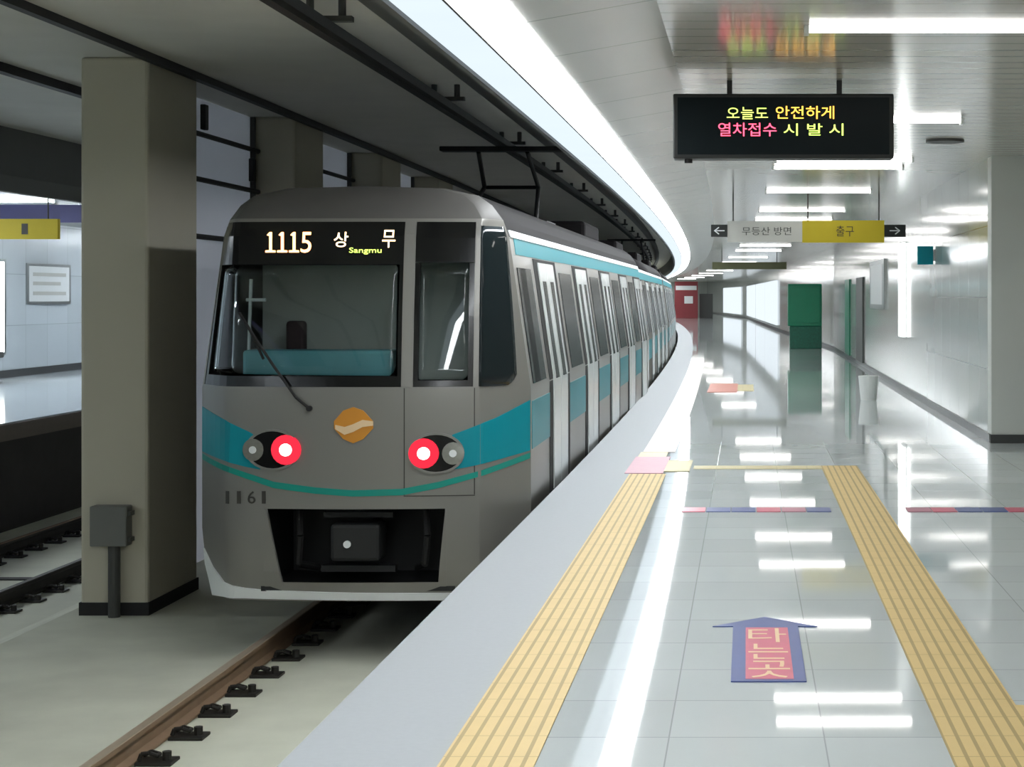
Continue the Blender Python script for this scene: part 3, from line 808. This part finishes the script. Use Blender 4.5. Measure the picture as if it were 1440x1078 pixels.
# ------------------------------------------------------------------ things along the right wall
e = empty('advertisement_box', (WX, 31., .97), 'brightly lit white advertisement box on the right wall', 'light box')
MB().box(-.055, -.002, -.45, .45, 0, 1.73, .005).build('case', M['steel'], e)
MB().box(-.065, -.055, -.45, .45, .02, 1.71).build('lit_face', M['adlight'], e)
MB().box(-.06, -.01, -.46, -.45, .02, 1.71).build('lit_edge', M['adlight'], e)
e = empty('poster_frame', (WX, 37., 1.45), 'small pale poster in a steel frame on the right wall past the light box', 'poster')
MB().box(-.05, 0, -2., 2., 0, 1.05).build('frame', M['steel'], e)
MB().box(-.055, -.05, -1.6, 1.6, .1, .95).build('sheet', M['white'], e)
structure(MB().box(WX - .04, WX, 41.6, 44., .1, 2.2).build('door_1', M['fascia']))
structure(MB().box(WX - .04, WX, 47., 49., .1, 2.2).build('door_2', M['green']))
e = empty('teal_plate', (WX, 26., 2.2), 'small teal plate standing for a reflection on the right wall', 'sign')  # teal plate painted in for a teal reflection on the wall
MB().box(-.26, -.02, -.03, .03, 0, .28, .01).build('plate', M['teal'], e)
MB().box(-.02, 0, -.05, .05, .05, .23).build('bracket', M['steel'], e)
tag(MB().cyl((2.02, 28.3, 0), (2.02, 28.3, .4), .13, 20, .17).build('waste_bin', M['bin']), 'small white bin standing on the floor left of the right wall', 'bin')
# green cabinet
e = empty('green_cabinet', (1.93, 56.6, 0), 'tall green cabinet standing at the far right of the platform', 'cabinet')
MB().box(-.56, .56, -.1, .6, .75, 2.15, .02).build('body', M['green'], e)
MB().box(-.5, .56, -.08, .58, 0, .75, .02).build('base', M['greendark'], e)
MB().box(-.5, .5, -.12, -.1, .85, 2.05, .01).build('door', M['green'], e)
# glowing panels on the curving far wall, more added where it stayed dark
for i, (ya, yb) in enumerate(((89, 103), (105, 118), (121, 138), (146, 165))):
    b = MB()
    b.sweep(rect(WX - .1, WX - .02, .25, 2.6), span(ya, yb, 3), True, wall_dev)
    tag(b.build('glow_panel', M['farpanel']), 'pale blue glowing panel that brightens the far wall, %s beyond the green cabinet' % ['first', 'second', 'third', 'fourth'][i], 'light box', 'lit panels on the far wall')
# red cabinet at the far end
e = empty('red_cabinet', (-4.6, 140, 0), 'dark red cabinet with white bands at the far end beside the train', 'cabinet')
MB().box(-1.3, .6, -.3, .3, 0, 3.0, .02).build('body', M['red'], e)
MB().box(-1.2, .5, -.32, -.3, 2.3, 2.65).build('band', M['white'], e)
MB().box(-.5, .2, -.32, -.3, 1.2, 1.8).build('notice', M['white'], e)
tag(MB().box(-3.9, -2.8, 141, 141.5, 0, 2.0, .02).build('equipment_locker', M['fascia']), 'dark grey locker right of the red cabinet at the far end', 'cabinet')

# ------------------------------------------------------------------ opposite platform furniture
e = empty('exit_sign', (-11.3, 27., 2.62), 'yellow hanging sign above the opposite platform left of the nearest pillar', 'sign')
MB().box(-1.2, .42, -.05, .05, 0, .32).build('board', M['yellow'], e)
text('1', 'lettering', M['ink'], e, -.1, .16, .1, .17, -.052, .004)
for x in (-.9, .25): MB().cyl((x, 0, .32), (x, 0, .73), .012, 8).build('hanger', M['pipe'], e)
e = empty('banner_sign', (-11.9, 29., 2.97), 'blue violet banner under the opposite platform ceiling', 'sign')
MB().box(-1.6, 1.05, -.05, .05, 0, .3).build('board', M['violet'], e)
for x in (-1.2, .8): MB().cyl((x, 0, .3), (x, 0, .38), .015, 8).build('hanger', M['pipe'], e)
e = empty('notice_board', (-15.5 + dev(38.4), 38.4, 1.55), 'white notice board with text rows on the opposite platform wall', 'board')
MB().box(0, .05, -1.2, 1.2, 0, .9).build('frame', M['steel'], e)
MB().box(.05, .055, -1.1, 1.1, .06, .84).build('sheet', M['white'], e)
MB().box(.055, .06, -.9, .9, .62, .7).box(.055, .06, -.9, .6, .42, .5).box(.055, .06, -.9, .9, .2, .28).build('print', M['signgrey'], e)
e = empty('lit_door', (-15.46 + dev(35), 35., 0), 'bright lit doorway panel at the left edge on the opposite wall', 'light box')
MB().box(0, .06, -.9, .9, .5, 2.5).build('case', M['steel'], e)
MB().box(.06, .065, -.8, .8, .55, 2.45).build('face', M['adlight'], e)
e = empty('water_stand', (-15.0, 33.9, 0), 'small dark stand on the opposite platform by the wall', 'stand')
MB().cyl((0, 0, 0), (0, 0, .03), .2, 16).build('foot', M['pipe'], e)
MB().cyl((0, 0, .03), (0, 0, .5), .07, 12).build('post', M['pipe'], e)
MB().box(-.2, .2, -.12, .12, .5, .62, .02).build('head', M['pipe'], e)
